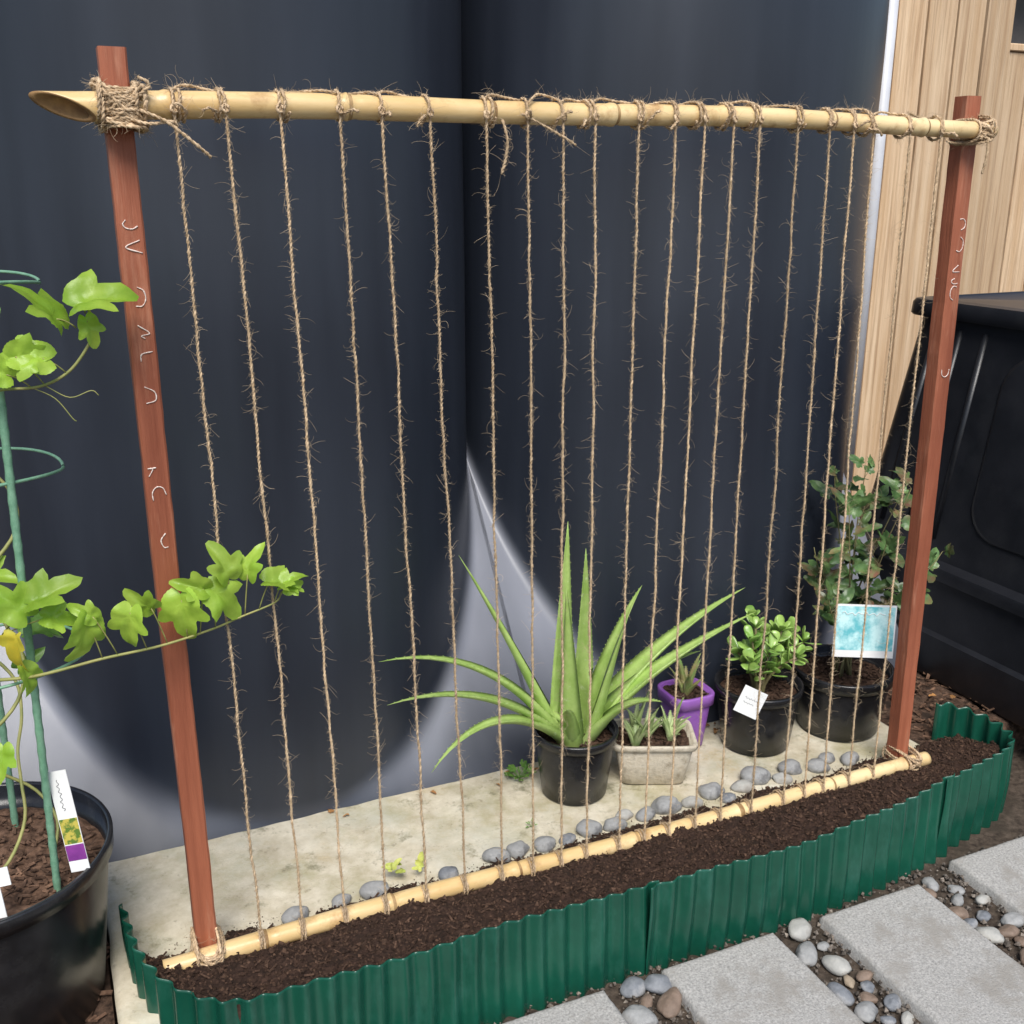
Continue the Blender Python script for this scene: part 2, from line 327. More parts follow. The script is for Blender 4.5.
# ------------------------------------------------------------ tanks
def tank(cx,name,label,Rr=.62,cy=.97,top=2.35,SK=1.38):
    b=B(); nf=80; nb=36; cols=[]; dust_sheen=[]
    def colz(zc):
        f=min(.09,zc*.9)
        base=[(zc-f)*q for q in (0,.2,.4,.6,.8)]
        fil=[zc-f+ (f+.09)*q/12 for q in range(13)]
        return base+fil+[zc+.09+(top-zc-.09)*k/24 for k in range(1,25)]
    h=.055
    def smin(a,c,hh):
        k=max(0,hh-abs(a-c))/hh; return min(a,c)-k*k*hh*.25
    for i in range(nf+1):
        a=-math.pi/2+math.pi*i/nf; dx=Rr*math.sin(a); yc=cy-Rr*math.cos(a); zc=max(.004,(yc-.35)*SK)
        hh=h*min(1,zc/.06+.05)
        col=[]
        for z in colz(zc):
            col.append((cx+dx,smin(.35+z/SK,yc,hh)+.004*math.sin(z*9+cx)*math.cos(a)*(1 if z>zc+.1 else 0),z))
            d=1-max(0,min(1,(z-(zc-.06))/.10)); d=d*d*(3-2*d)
            low=max(0,min(1,(z/max(zc,.05)+.08)/.85)); dust_sheen.append(d*(.14+.86*low**1.1))  # painted sheen and dust: lightest at the crease, fading towards the ground
        cols.append(col)
    for i in range(1,nb):
        a=math.pi/2+math.pi*i/nb; dx=Rr*math.sin(a); yc=cy-Rr*math.cos(a)
        cols.append([(cx+dx,yc,z) for z in colz(.62*SK)]); dust_sheen+=[0]*len(cols[-1])
    m0=len(cols[0]); C=len(cols)
    for c in cols:
        x,y,z=c[-1]
        for k in range(1,7):
            t=k/6; s=math.cos(t*math.pi/2*.93); c.append((cx+(x-cx)*s,cy+(y-cy)*s,top+.22*math.sin(t*math.pi/2*.93)))
    m=len(cols[0]); vs=[v for c in cols for v in c]; fs=[]
    dd=[]
    for i in range(C): dd+=dust_sheen[i*m0:(i+1)*m0]+[0]*6
    for i in range(C):
        for k in range(m-1): fs.append((i*m+k,((i+1)%C)*m+k,((i+1)%C)*m+k+1,i*m+k+1))
    fs.append(tuple(i*m+m-1 for i in range(C)))
    b.add(vs,fs); o=b.obj(name,M['tank'],True,loc=(cx,cy,0))
    at=o.data.attributes.new('dust_sheen','FLOAT','POINT'); at.data.foreach_set('value',dd)
    l=B(); lathe(l,[(.0,.0),(.2,0),(.2,.05),(.17,.065),(0,.07)],(cx,cy,top+.205),40); l.obj('lid',M['binblack'],True,parent=o)
    thing(o,label,'water tank','tall rainwater tanks behind the trellis'); return o
tank(.27,'water_tank','tall dark blue-grey plastic rainwater tank with sloped foot, dust and painted sky sheen')
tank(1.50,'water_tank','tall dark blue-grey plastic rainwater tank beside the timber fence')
# ------------------------------------------------------------ fence, reflection strip, house
b=B(); x=1.2
while x<3.60:
    w=.146+U(-.005,.005); box(b,x,x+w,1.74+U(-.005,.005),1.758,-.08,2.42+U(-.01,.01),.003); x+=w+.012
xs_=x
while x<7.5:
    w=.146+U(-.005,.005); box(b,x,x+w,1.78+U(-.005,.005),1.798,-.08,1.93+U(-.008,.008),.003); x+=w+.012
o=b.obj('fence',M['fence'],False,loc=(3,1.75,0)); thing(o,'pale pine paling fence behind the tanks, stepping down in height','fence')
for z in (.4,1.3):
    r_=B(); box(r_,1.2,7.4,1.80,1.84,z,z+.07,.004); r_.obj('rail',M['fence'],False,parent=o)
c=B(); box(c,1.2,xs_-.02,1.775,1.785,-.08,2.35,.001); box(c,xs_,7.4,1.85,1.86,-.08,1.90,.001); c.obj('backing',M['fencegap'],False,parent=o)
c=B(); box(c,xs_,7.5,1.765,1.83,1.935,1.965,.004); c.obj('capping_rail',M['fence'],False,parent=o)
px_=2.968
b=B(); tube(b,[(px_,1.66,-.05),(px_,1.66,2.6)],.026,20); o=b.obj('reflection_strip',M['pale'],True,loc=(px_,1.66,0));  # added tube standing in for a grazing reflection on the tank edge
thing(o,'pale grey vertical strip added for the reflection at the tank edge','reflection_strip')
b=B(); box(b,4.5,12,4.5,9,-.1,2.9,.01); o=b.obj('neighbour_house',M['roof'],False,loc=(8,6,0)); 
b=B(); box(b,4.2,12.3,4.1,9.3,2.9,3.05,.01); b.obj('eave',M['roof'],False,parent=o); thing(o,'dull grey-brown neighbouring house wall beyond the fence','house')
# ------------------------------------------------------------ compost bin
bx,by=2.72,.20
o_=B(); lathe(o_,[(.0,0),(.575,0),(.58,.01),(.578,.13),(.565,.14),(.553,.29),(.570,.298),(.572,.325),(.568,.335),(.535,.345),(.45,1.035),(.43,1.04)],(bx,by,0),200,22)
bn=o_.obj('compost_bin',M['binblack'],True,loc=(bx,by,0))
mod=bn.modifiers.new('e','EDGE_SPLIT'); mod.split_angle=math.radians(40)
l=B(); lathe(l,[(.45,1.025),(.474,1.027),(.478,1.033),(.476,1.065),(.470,1.075),(.44,1.078),(.435,1.074),(.12,1.080),(0,1.081)],(bx,by,0),200,22); l_=l.obj('lid',M['binblack'],True,parent=bn)
mod=l_.modifiers.new('e','EDGE_SPLIT'); mod.split_angle=math.radians(40)
def facepx(y,z,off=0.003):
    h=.535+(.45-.535)*(z-.345)/.69; return Vector((bx-h-off,by+y*(h/.5),z))
for (ya,yb) in ((-.42,.10),):
    p=B(); ring=[];rc=.10; z0,z1=.44,.96
    for (cy_,cz,a0) in ((yb-rc,z1-rc,0),(ya+rc,z1-rc,90),(ya+rc,z0+rc,180),(yb-rc,z0+rc,270)):
        for k in range(9):
            a=math.radians(a0+11.25*k); ring.append((cy_+rc*math.cos(a),cz+rc*math.sin(a)))
    mcy,mcz=(ya+yb)/2,(z0+z1)/2; vs=[];L=len(ring)
    for sc_,of in ((1.0,-.002),(.985,.005),(.96,.008),(.94,.009)):
        for (y_,z_) in ring: vs.append(facepx(mcy+(y_-mcy)*sc_,mcz+(z_-mcz)*sc_,of))
    fs=[]
    for k in range(3):
        for j in range(L): fs.append((k*L+j,k*L+(j+1)%L,(k+1)*L+(j+1)%L,(k+1)*L+j))
    fs.append(tuple(range(3*L,4*L))); p.add(vs,fs)
    p.obj('side_panel',M['binblack'],True,parent=bn)
for y_ in (.20,.30,.40):
    p=B(); tube(p,[facepx(y_,.40,-.004),facepx(y_,1.0,-.004)],.011,12); p.obj('side_rib',M['binblack'],True,parent=bn)
thing(bn,'large square tapered black plastic compost bin with flat lid','compost bin')
# ------------------------------------------------------------ edging
def path_edge(pts,name,off,lab,ph=0):
    P=cat([(x,y,0) for x,y in pts],12); S=[0]
    for a,c in zip(P,P[1:]): S.append(S[-1]+(c-a).length)
    L=S[-1]; n=int(L/.0025); out=[]
    for i in range(n+1):
        s=L*i/n; k=0
        while k<len(S)-2 and S[k+1]<s:k+=1
        t=(s-S[k])/max(1e-9,S[k+1]-S[k]); p=P[k].lerp(P[k+1],t); d=(P[k+1]-P[k]).normalized(); nn=Vector((d.y,-d.x,0))
        out.append((p+nn*off,nn,s))
    b=B(); vs=[];fs=[]; zs=[-.125,-.10,-.07,-.04,-.01,.02,.045,.065,.082,.094,.10]
    m=len(zs)*2
    for p,nn,s in out:
        def wv(z):
            sn=math.sin(2*math.pi*(s+ph)/.0445+1.0*noise.noise(Vector((s*5,ph,1)))+ .4*noise.noise(Vector((s*9,z*9,1)))); return .0068*sn*(1+.35*noise.noise(Vector((s*9,ph,2))))
        tz=.012*noise.noise(Vector((s*4,ph,0)))+.0026*wv(.1)/.0068
        def pos(z,o_): return p+nn*(o_+wv(z)+.008*noise.noise(Vector((s*3,z*6,ph)))+.004*math.sin(s*4+z*9))+Vector((0,0,z+tz*(z+.125)/.225))
        for z in zs: vs.append(pos(z,0))
        for z in reversed(zs): vs.append(pos(z,-.002))
    for i in range(len(out)-1):
        for k in range(m): fs.append((i*m+k,(i+1)*m+k,(i+1)*m+(k+1)%m,i*m+(k+1)%m))
    fs.append(tuple(range(m))); fs.append(tuple(range((len(out)-1)*m,len(out)*m))[::-1])
    b.add(vs,fs); c=out[len(out)//2][0]
    o=b.obj(name,M['green'],True,loc=(c.x,c.y,-.1)); thing(o,lab,'garden edging','green corrugated edging around the soil strip')
E1=[(-.135,.055),(-.13,.0),(-.115,-.10),(-.075,-.20),(0,-.272),(.12,-.297),(.4,-.30),(.7,-.302),(.83,-.300)]
E2=[(.80,-.303),(1.0,-.302),(1.2,-.302),(1.35,-.292),(1.5,-.268),(1.655,-.240)]
E3=[(1.62,-.252),(1.75,-.226),(1.87,-.195),(1.935,-.15),(1.955,-.09),(1.945,-.03),(1.915,.02),(1.885,.045)]
path_edge(E1,'garden_edging',0,'dark green corrugated plastic edging curving round the soil end')
path_edge(E2,'garden_edging',.006,'dark green corrugated plastic edging facing the pavers',ph=.01)
path_edge(E3,'garden_edging',.001,'dark green corrugated plastic edging curled at the post',ph=.02)
# ------------------------------------------------------------ trellis
T=empty('trellis',(.84,-.04,0))
thing(T,'timber and bamboo trellis frame strung with vertical jute twine','trellis')
def post(x,top,lean):
    b=B(); w=.0195
    vs=[];fs=[];zs=[-.1+ (top+.1)*k/60 for k in range(61)]
    prof=[(-w+.003,-w),(w-.003,-w),(w,-w+.003),(w,w-.003),(w-.003,w),(-w+.003,w),(-w,w-.003),(-w,-w+.003)]
    for z in zs:
        dx=lean*z+.002*noise.noise(Vector((z*2,x,0)))
        for a,c in prof: vs.append((x+dx+a+.0014*noise.noise(Vector((z*20,a*99,x))),-.04+c+.0006*noise.noise(Vector((z*30,c*99,x))),z))
    for i in range(60):
        for j in range(8): fs.append((i*8+j,i*8+(j+1)%8,(i+1)*8+(j+1)%8,(i+1)*8+j))
    fs.append(tuple(range(480,488)))
    b.add(vs,fs); return b.obj('post',M['redwood'],False,parent=T,loc=(x,-.04,0))
P1=post(0,1.588,-.004); P2=post(1.68,1.572,-.014)
def scrib(post_,x,z0,z1,lean,seed):
    random.seed(seed); y=-.04-.0202; z=z1
    while z>z0:
        h=U(.012,.04); cx=x+lean*z
        if R()<.5: pts=[(cx+U(-.014,.014),y,z-h*k/3+U(-.006,.006)) for k in range(random.choice((3,4,4)))]
        else:
            a0=U(0,6); pts=[(cx+.011*math.cos(a0+k*.9),y,z-h*.4+h*.4*math.sin(a0+k*.9)) for k in range(5)]
        C=cat(pts,7); b=B(); tube(b,C,[.0006+.0007*R() for _ in C],5)
        b.obj('chalk_mark',M['chalk'],True,parent=post_); z-=h*U(.9,2.2)
    random.seed(seed+100)
scrib(P1,0,1.08,1.35,-.004,3); scrib(P1,0,.84,.97,-.004,4)
scrib(P2,1.68,1.17,1.33,-.014,5); scrib(P2,1.68,.95,1.02,-.014,6)
def pole(x0,x1,y,zf,r0,r1,nodes,cutl,name='pole'):
    b=B(); n=28; xs=[x0+(x1-x0)*k/260 for k in range(261)]
    def cen(x): return Vector((x,y+.004*math.sin(x*3.1),zf(x)))
    def rad(x):
        r=r0+(r1-r0)*(x-x0)/(x1-x0)
        for q in nodes:
            d=abs(x-q); r+= .0026*math.exp(-(d/.005)**2)-.0015*math.exp(-((x-q-.011)/.004)**2)
        return r+.0007*noise.noise(Vector((x*8,0,0)))
    vs=[];fs=[];mi=[];loops=[]
    for x,k in ((x0+.14,.0),(x0+.14,.68),(x0,.78)): loops.append((x,k))
    for x in xs: loops.append((x,1.))
    loops.append((x1,.72)); loops.append((x1-.05,.7)); loops.append((x1-.05,0.))
    for q,(x,k) in enumerate(loops):
        c=cen(x); r=rad(x)*k
        for j in range(n):
            a=2*math.pi*j/n; zl=math.sin(a)*r; yl=math.cos(a)*r; dx=0
            if cutl and x<x0+cutl*1.6:
                qn=(zl*.75+yl*.66)/rad(x)
                dx=(1-(qn+1)/2)*cutl*max(0,1-(x-x0)/(cutl*1.6)) 
            vs.append((x+dx,c.y+yl,c.z+zl))
    for i in range(len(loops)-1):
        for j in range(n): fs.append((i*n+j,i*n+(j+1)%n,(i+1)*n+(j+1)%n,(i+1)*n+j))
        mi+=[2 if (i<3 or i>=len(loops)-4) else (1 if any(abs(loops[i][0]-qq-.002)<.004 for qq in nodes) else 0)]*n
    b.add(vs,fs); b.m=mi
    return b.obj(name,[M['bamboo'],M['bamdark'],M['baminner']],True,parent=T,loc=((x0+x1)/2,y,zf((x0+x1)/2)))
ztop=lambda x:1.506+.010*math.sin((x+.1)/1.8*math.pi)+.0025*math.sin(x*7)
YT=-.0795
pole(-.124,1.690,YT,ztop,.0200,.0165,[.06,.33,.57,.80,1.03,1.27,1.50],.085)
zbot=lambda x:.036+.004*math.sin(x*5)
YB=-.080
pole(-.082,1.735,YB,zbot,.0185,.0170,[.10,.35,.62,.90,1.17,1.43,1.66],0)
def twine(b,pts,r=.0013,hair=140,seed=0,hl=.016):
    P=[Vector(p) for p in pts]; S=[0]
    for a,c in zip(P,P[1:]): S.append(S[-1]+(c-a).length)
    L=S[-1]; n=max(6,int(L/.0036)); C=[]; k=0
    for i in range(n+1):
        s=L*i/n
        while k<len(S)-2 and S[k+1]<s:k+=1
        C.append(P[k].lerp(P[k+1],(s-S[k])/max(1e-9,S[k+1]-S[k])))
    fr=[];up=None
    for i in range(n+1):
        t=(C[min(i+1,n)]-C[max(i-1,0)]).normalized()
        up=t.orthogonal().normalized() if up is None else (up-t*up.dot(t)).normalized()
        fr.append((t,up,t.cross(up)))
    b.cm=0
    for q in range(2):
        pp=[];rr=[]
        for i in range(n+1):
            s=L*i/n; a=2*math.pi*s/.016+math.pi*q+.8*noise.noise(Vector((s*20,seed,3))); t,u,w=fr[i]
            nz=noise.noise(Vector((s*45,seed+q*7,0)))+.8*noise.noise(Vector((s*140,seed+q*7,5)))
            pp.append(C[i]+(u*math.cos(a)+w*math.sin(a))*r*.75); rr.append(r*max(.45,(1+.75*nz)))
        tube(b,pp,rr,5)
    b.cm=1
    for h in range(int(L*hair)):
        i=int(R()*n)
        if noise.noise(Vector((i*.05,seed*1.7,2)))<-.2 and R()<.6: continue
        t,u,w=fr[i]; a=U(0,6.28); rd=u*math.cos(a)+w*math.sin(a)
        sh=R()<.70
        l=hl*(U(.2,.5) if sh else (.4+R()**3*1.7)); d=(rd*U(.3,1)+t*random.choice((-1,1))*U(.3,1.2)).normalized()
        ax=Vector((U(-1,1),U(-1,1),U(-1,1))).normalized(); p=C[i].copy(); ps=[p.copy()]; ns=3 if sh else 6; st=l/ns
        mt=Matrix.Rotation(U(.1,.55)*(2 if sh else 1),3,ax)
        for q in range(ns):
            p=p+d*st; ps.append(p.copy()); d=mt@d
        w_=.00033 if sh else .00025
        tube(b,ps,[w_*(1-.5*q/ns) for q in range(ns+1)],3,False)
    b.cm=0
JU=[M['jute'],M['fuzz']]
tops=[.067,.140,.220,.312,.379,.459,.556,.630,.696,.757,.843,.917,.978,1.040,1.097,1.183,1.257,1.315,1.363,1.455,1.535]
bots=[.093,.170,.253,.334,.417,.500,.580,.650,.715,.775,.853,.915,.978,1.045,1.112,1.195,1.285,1.345,1.40,1.475,1.55]
rt=.0218
for i,(xt,xb) in enumerate(zip(tops,bots)):
    b=B(); turns=2; zc=zbot(xb)
    bw=[(xb-.006+.006*k/12+U(-.0006,.0006),YB+.0207*math.cos(-2*math.pi*k/14+.3),zc+.0207*math.sin(-2*math.pi*k/14+.3)) for k in range(14*turns)]
    zt=ztop(xt); rise=[]; nn=60; A=U(-.005,.005)
    for k in range(0,nn+1):
        t=k/nn; e=min(1,t*8,(1-t)*8)
        wob=(.0040*noise.noise(Vector((t*9,i*3.3,0)))+.0022*noise.noise(Vector((t*34,i*3.3,0))))*e+A*math.sin(t*math.pi)*.6
        yb_=YB-.0215+(YT-.0225-(YB-.0215))*t
        rise.append((xb+(xt-xb)*t+wob,yb_+.002*noise.noise(Vector((t*6,i,5)))*e,zc+.004+(zt-zc)*t))
    sp=U(.003,.009)*random.choice((-1,1)); tw=random.choice((1,1,2,2))
    tp=[(xt+sp*k/12+U(-.0015,.0015),YT-rt*math.cos(2*math.pi*k/14)*U(.99,1.10),zt+rt*math.sin(2*math.pi*k/14)*U(.99,1.10)) for k in range(14*tw)]
    end=Vector(tp[-1]); tail=[]
    if R()<.75:
        d=Vector((U(-1,1),-.5,U(-.6,.9))).normalized()
        tail=[end+d*.006+Vector((0,-.004,0)),end+d*.016+Vector((0,-.006,.002)),end+d*.028+Vector((0,0,-.004))]
    twine(b,bw,.0014,400,i); twine(b,rise,.0015,U(1250,1700),i+50,.0165); twine(b,tp+tail,.0015,1200,i+90,.016)
    kn=[(xt+.005*math.cos(a),YT-.0250+.003*math.sin(a*1.3),zt-.006+.006*math.sin(a)) for a in [q*.55 for q in range(12)]]
    twine(b,kn,.0015,900,i+130,.014)
    if i<len(tops)-1 and R()<.85:
        x2=tops[i+1]; a0=U(1.0,2.0); pts=[]; sg=random.choice((1,-1)); up_=U(.001,.010)
        for k in range(15):
            t=k/14; a=a0+.5*math.sin(t*3.1)+.9*(t-.5)*sg; x=xt+(x2-xt)*t; rr_=.0212+up_*math.sin(t*math.pi)
            pts.append((x,YT-rr_*math.cos(a),ztop(x)+rr_*math.sin(a)))
        twine(b,pts,.0014,1200,i+170,.02)
    b.obj('string',JU,True,parent=T,loc=(xb,YB,.04))
for pts,hr in (([(.585,YT-.022,1.50),(.592,YT-.026,1.47),(.588,YT-.028,1.44),(.582,YT-.024,1.415)],.0016),([(.62,YT-.022,1.51),(.65,YT-.03,1.495),(.69,YT-.035,1.475),(.715,YT-.033,1.462)],.0014)):
    b=B(); twine(b,cat(pts,6),hr,1400,3,.022); b.obj('loose_string',JU,True,parent=T)
def lashing(cx,cz,rz,par,n,yb,tails,s=1.):
    b=B(); yF=yb-rz-.004; yK=-.04+.0195+.004; yc=(yF+yK)/2; hy=(yK-yF)/2
    for k in range(n):
        kind=(0,1,2,2,3,2)[k%6]; pts=[]; hw=.034*s+U(-.003,.008); off=Vector((U(-.012,.012)*s,0,U(-.016,.016)*s)); e=hy+U(0,.007); tl=U(-.35,.35)
        for q in range(27):
            a=2*math.pi*q/26*1.04; c_,s_=math.cos(a),math.sin(a)
            c2=abs(c_)**.7*(1 if c_>0 else -1); s2=abs(s_)**.7*(1 if s_>0 else -1)
            if kind==0: v=Vector((c2*hw*.75,s2*e,c2*hw*.68))
            elif kind==1: v=Vector((-c2*hw*.75,s2*e,c2*hw*.68))
            elif kind==2: v=Vector((c2*(.025*s+.004),s2*e,(-.022+.036*((k*7)%5)/4)*s+c2*.02*tl))
            else: v=Vector(((.026*s if k%12<6 else -.026*s)+c2*.002,s2*e,c2*(rz+.006)))
            pts.append(Vector((cx,yc,cz))+v+off*.6)
        twine(b,pts,.0017,600,k,.016)
    for t in tails: twine(b,cat(t,6),.0017,800,9,.016)
    b.obj('lashing',JU,True,parent=par)
lashing(-.004,ztop(0),.020,P1,42,YT,[[(.02,-.11,1.50),(.05,-.118,1.487),(.075,-.12,1.468),(.10,-.118,1.448),(.112,-.115,1.437)],[(.0,-.105,1.49),(.03,-.112,1.482),(.06,-.11,1.486),(.07,-.10,1.48)],[(.02,-.108,1.52),(.035,-.11,1.535),(.02,-.108,1.545)]],1.0)
lashing(1.658,ztop(1.66),.017,P2,22,YT,[[(1.66,-.105,1.49),(1.655,-.11,1.45),(1.65,-.108,1.42)]],.7)
lashing(.0,.045,.0185,P1,22,YB,[],.8)
lashing(1.68,.045,.017,P2,12,YB,[],.7)
# ------------------------------------------------------------ pots
def pot(name,c,r0,r1,h,m,lab,rimh=.018,soil=.03,sup=2.,sx=1,sy=1,rot=0,n=64,sm='soil'):
    b=B(); rs=lambda z:r0+(r1-r0)*z/h
    lathe(b,[(0,.002),(r0*.9,.0),(r0,.004),(rs(h*.5),h*.5),(rs(h-rimh),h-rimh),(rs(h)-.004,h-.002),(rs(h-soil)-.005,h-soil-.01)],(c[0],c[1],0+c[2]),n,sup,sx,sy,rot)
    o=b.obj(name,m,True,loc=c)
    b=B(); R1=r1
    lathe(b,[(rs(h-rimh)+.0005,h-rimh-.002),(R1+.004,h-rimh),(R1+.0055,h-.003),(R1+.004,h),(R1-.003,h),(R1-.005,h-.012)],(c[0],c[1],c[2]),n,sup,sx,sy,rot); b.obj('rim',m,True,parent=o)
    b=B(); vs=[];fs=[]; NR,NA=16,n
    for i in range(NR+1):
        for j in range(NA):
            a=2*math.pi*j/NA; ca,sa=math.cos(a),math.sin(a); k=(abs(ca)**sup+abs(sa)**sup)**(-1/sup); q=(rs(h-soil)-.003)*i/NR*k
            x,y=q*ca*sx,q*sa*sy; X=c[0]+x*math.cos(rot)-y*math.sin(rot);Y=c[1]+x*math.sin(rot)+y*math.cos(rot)
            vs.append((X,Y,c[2]+h-soil+.006*noise.noise(Vector((X*50,Y*50,0)))+.005*noise.noise(Vector((X*120,Y*120,3)))))
    for i in range(NR):
        for j in range(NA): fs.append((i*NA+j,i*NA+(j+1)%NA,(i+1)*NA+(j+1)%NA,(i+1)*NA+j))
    b.add(vs,fs)
    for k in range(int(90*(r1/.1)**2)):
        a=U(0,6.3);q=rs(h-soil)*.92*math.sqrt(R())
        chip(b,c[0]+q*math.cos(a)*sx,c[1]+q*math.sin(a)*sy,c[2]+h-soil+.005,U(.008,.022),U(.003,.007),.002)
    b.obj('soil',M['chips'] if sm=='chips' else M['crumb'],False,parent=o)
    thing(o,lab,'plant pot'); return o
pot('plant_pot',(.90,.20,.002),.078,.098,.168,M['black'],'round black plastic nursery pot holding an aloe vera',.02)
pot('plant_pot',(1.105,.185,.002),.062,.080,.115,M['cream'],'weathered cream rectangular planter with small aloe offsets',.014,.02,9.,1.22,.86,math.radians(-24))
pot('plant_pot',(1.265,.285,.002),.042,.057,.155,M['purple'],'small purple plastic pot behind the cream pot',.03,.012,4.)
pot('plant_pot',(1.44,.215,.002),.088,.108,.172,M['black'],'round black plastic pot holding a jade plant',.022)
pot('plant_pot',(1.70,.20,.002),.105,.128,.175,M['black'],'wide black plastic pot holding a twiggy shrub',.028)
pot('plant_pot',(-.362,.02,-.03),.180,.222,.33,M['black'],'large glossy black plastic tub holding a passionfruit vine',.03,.05,sm='chips',n=96)
# ------------------------------------------------------------ plants
def aleaf(b,pts,w,th=.35,n=16):
    C=bez(pts,n); vs=[];fs=[]; m=9
    for i,p in enumerate(C):
        t=(C[min(i+1,n)]-C[max(i-1,0)]).normalized(); zup=Vector((0,0,1))
        sd=t.cross(zup); sd=sd.normalized() if sd.length>.05 else Vector((1,0,0)); nn=sd.cross(t).normalized()
        u=i/n; ww=w*(.95+.2*min(1,u*4))*(1-u**1.4)**.9*(1 if u<1 else 0)+.0004
        for j in range(m):
            if j<5: s=(j/4*2-1); off=sd*ww*s+nn*ww*(.34*s*s-.05)
            else: s=(1-(j-4)/5*2); off=sd*ww*s*.97+nn*ww*(.34*s*s-.05-th*1.3*(1-s*s))
            vs.append(p+off)
    for i in range(n):
        for j in range(m): fs.append((i*m+j,i*m+(j+1)%m,(i+1)*m+(j+1)%m,(i+1)*m+j))
    fs.append(tuple(range(n*m,(n+1)*m))); b.add(vs,fs)
    for i in range(1,n):
        for q in (0,4):
            for h_ in (0,.5):
                p=Vector(vs[i*m+q]).lerp(Vector(vs[(i+1)*m+q]),h_); c=C[i].lerp(C[i+1],h_); d=(p-c).normalized()*.0026; t=(C[i+1]-C[i-1]).normalized()*.0013
                b.add([p-t,p+t,p+d+t],[(0,1,2)])
b=B(); cx,cy,cz=.90,.20,.145
AL=[((.435,.23,.415),(.70,.20,.44),.027),((.435,.18,.335),(.67,.16,.38),.026),((.50,.09,.205),(.65,.12,.37),.024),((.635,.26,.62),(.76,.24,.40),.031),
((.872,.20,.685),(.865,.20,.42),.036),((.845,.15,.55),(.86,.16,.36),.031),((.94,.24,.60),(.935,.23,.38),.033),((1.365,.20,.45),(1.07,.19,.36),.040),((1.34,.12,.42),(1.04,.14,.33),.037),
((1.10,.25,.48),(1.0,.23,.36),.032),((1.21,.15,.33),(1.05,.16,.32),.030),((1.05,.06,.27),(.97,.11,.29),.028),((1.0,.14,.46),(.955,.16,.32),.030),((.80,.08,.28),(.84,.12,.30),.020)]
for k,(tip,mid,w) in enumerate(AL):
    d=Vector((tip[0]-cx,tip[1]-cy,0)); d=d.normalized()*.022 if d.length>.01 else d
    st=Vector((cx,cy,cz-.015))+d; p1=st+d*1.3+Vector((0,0,.055)); aleaf(b,[st,p1,mid,tip],w,.45,20)
o=b.obj('aloe_plant',M['aloe'],True,loc=(cx,cy,cz)); thing(o,'large spiky aloe vera with long arching pale green leaves','aloe plant')
def rosette(cx,cy,z,n,L,w,up=.7):
    b=B()
    for k in range(n):
        a=k*2.4+U(-.2,.2); l=L*U(.6,1.1); e=up*U(.5,1.2); d=Vector((math.cos(a),math.sin(a),0)); st=Vector((cx,cy,z))+d*.004; o_=l*max(.25,.75-e*.4)
        aleaf(b,[st,st+d*o_*.15+Vector((0,0,l*.3*e)),st+d*o_*.5+Vector((0,0,l*.75*e)),st+d*o_+Vector((0,0,l*e))],w,.4,8)
    return b
b=rosette(1.05,.17,.10,8,.13,.009,1.0)
for (x,y,l) in ((1.10,.20,.12),(1.145,.165,.085),(1.08,.225,.11),(1.16,.19,.10)):
    q=rosette(x,y,.10,6,l,.0085,.95); b.add(q.v,q.f)
o=b.obj('succulent',M['aloes'],True,loc=(1.1,.185,.1)); thing(o,'cluster of small pale aloe pups crowded in a cream planter','succulent')
b=rosette(1.265,.285,.14,12,.12,.010,1.0); o=b.obj('succulent',M['reda'],True,loc=(1.265,.285,.14)); thing(o,'small spiky green and reddish succulent in a purple pot','succulent')
def oval(b,p,d,nrm,L,W,T):
    x,y,z=frame(Vector(d),Vector(nrm)); vs=[];fs=[];nu,nv=12,7
    for i in range(nv+1):
        ph=math.pi*i/nv; xx=(1-math.cos(ph))/2; rr=math.sin(ph)**.7*(.5+.55*xx) 
        for j in range(nu):
            a=2*math.pi*j/nu; vs.append(p+x*xx*L+y*math.cos(a)*W*rr+z*(math.sin(a)*T*rr+.15*L*xx*xx))
    for i in range(nv):
        for j in range(nu): fs.append((i*nu+j,i*nu+(j+1)%nu,(i+1)*nu+(j+1)%nu,(i+1)*nu+j))
    b.add(vs,fs)
b=B(); sb=B(); cx,cy,cz=1.44,.215,.14
for k in range(14):
    a=k*2.4; rr=.015+.065*math.sqrt(k/14); tip=Vector((cx+.025+math.cos(a)*rr*1.25,cy+math.sin(a)*rr,cz+U(.14,.21)-rr*.4)); st=Vector((cx+math.cos(a)*.012,cy+math.sin(a)*.012,cz))
    C=bez([st,st+Vector((0,0,.06)),tip],8); tube(sb,C,[.005-.0003*i for i in range(9)],6)
    for q in (4,6,7,8):
        p=C[q]; t=(C[min(q+1,8)]-C[q-1]).normalized(); ph=U(0,1)+q*math.pi/2; u=t.orthogonal().normalized(); w=t.cross(u)
        for s_ in (0,math.pi):
            d=(u*math.cos(ph+s_)+w*math.sin(ph+s_))*1.0+t*U(.4,1.0); oval(b,p,d,t,U(.036,.050),U(.014,.018),.0034)
    for s_ in range(3):
        d=Vector((math.cos(s_*2.1+k),math.sin(s_*2.1+k),1.5)); oval(b,C[-1],d,Vector((d.x,d.y,-.3)),.030,.011,.003)
o=sb.obj('jade_plant',M['stem'],True,loc=(cx,cy,cz)); b.obj('foliage',M['jade'],True,parent=o); thing(o,'bushy jade plant with thick glossy green leaves','jade plant')
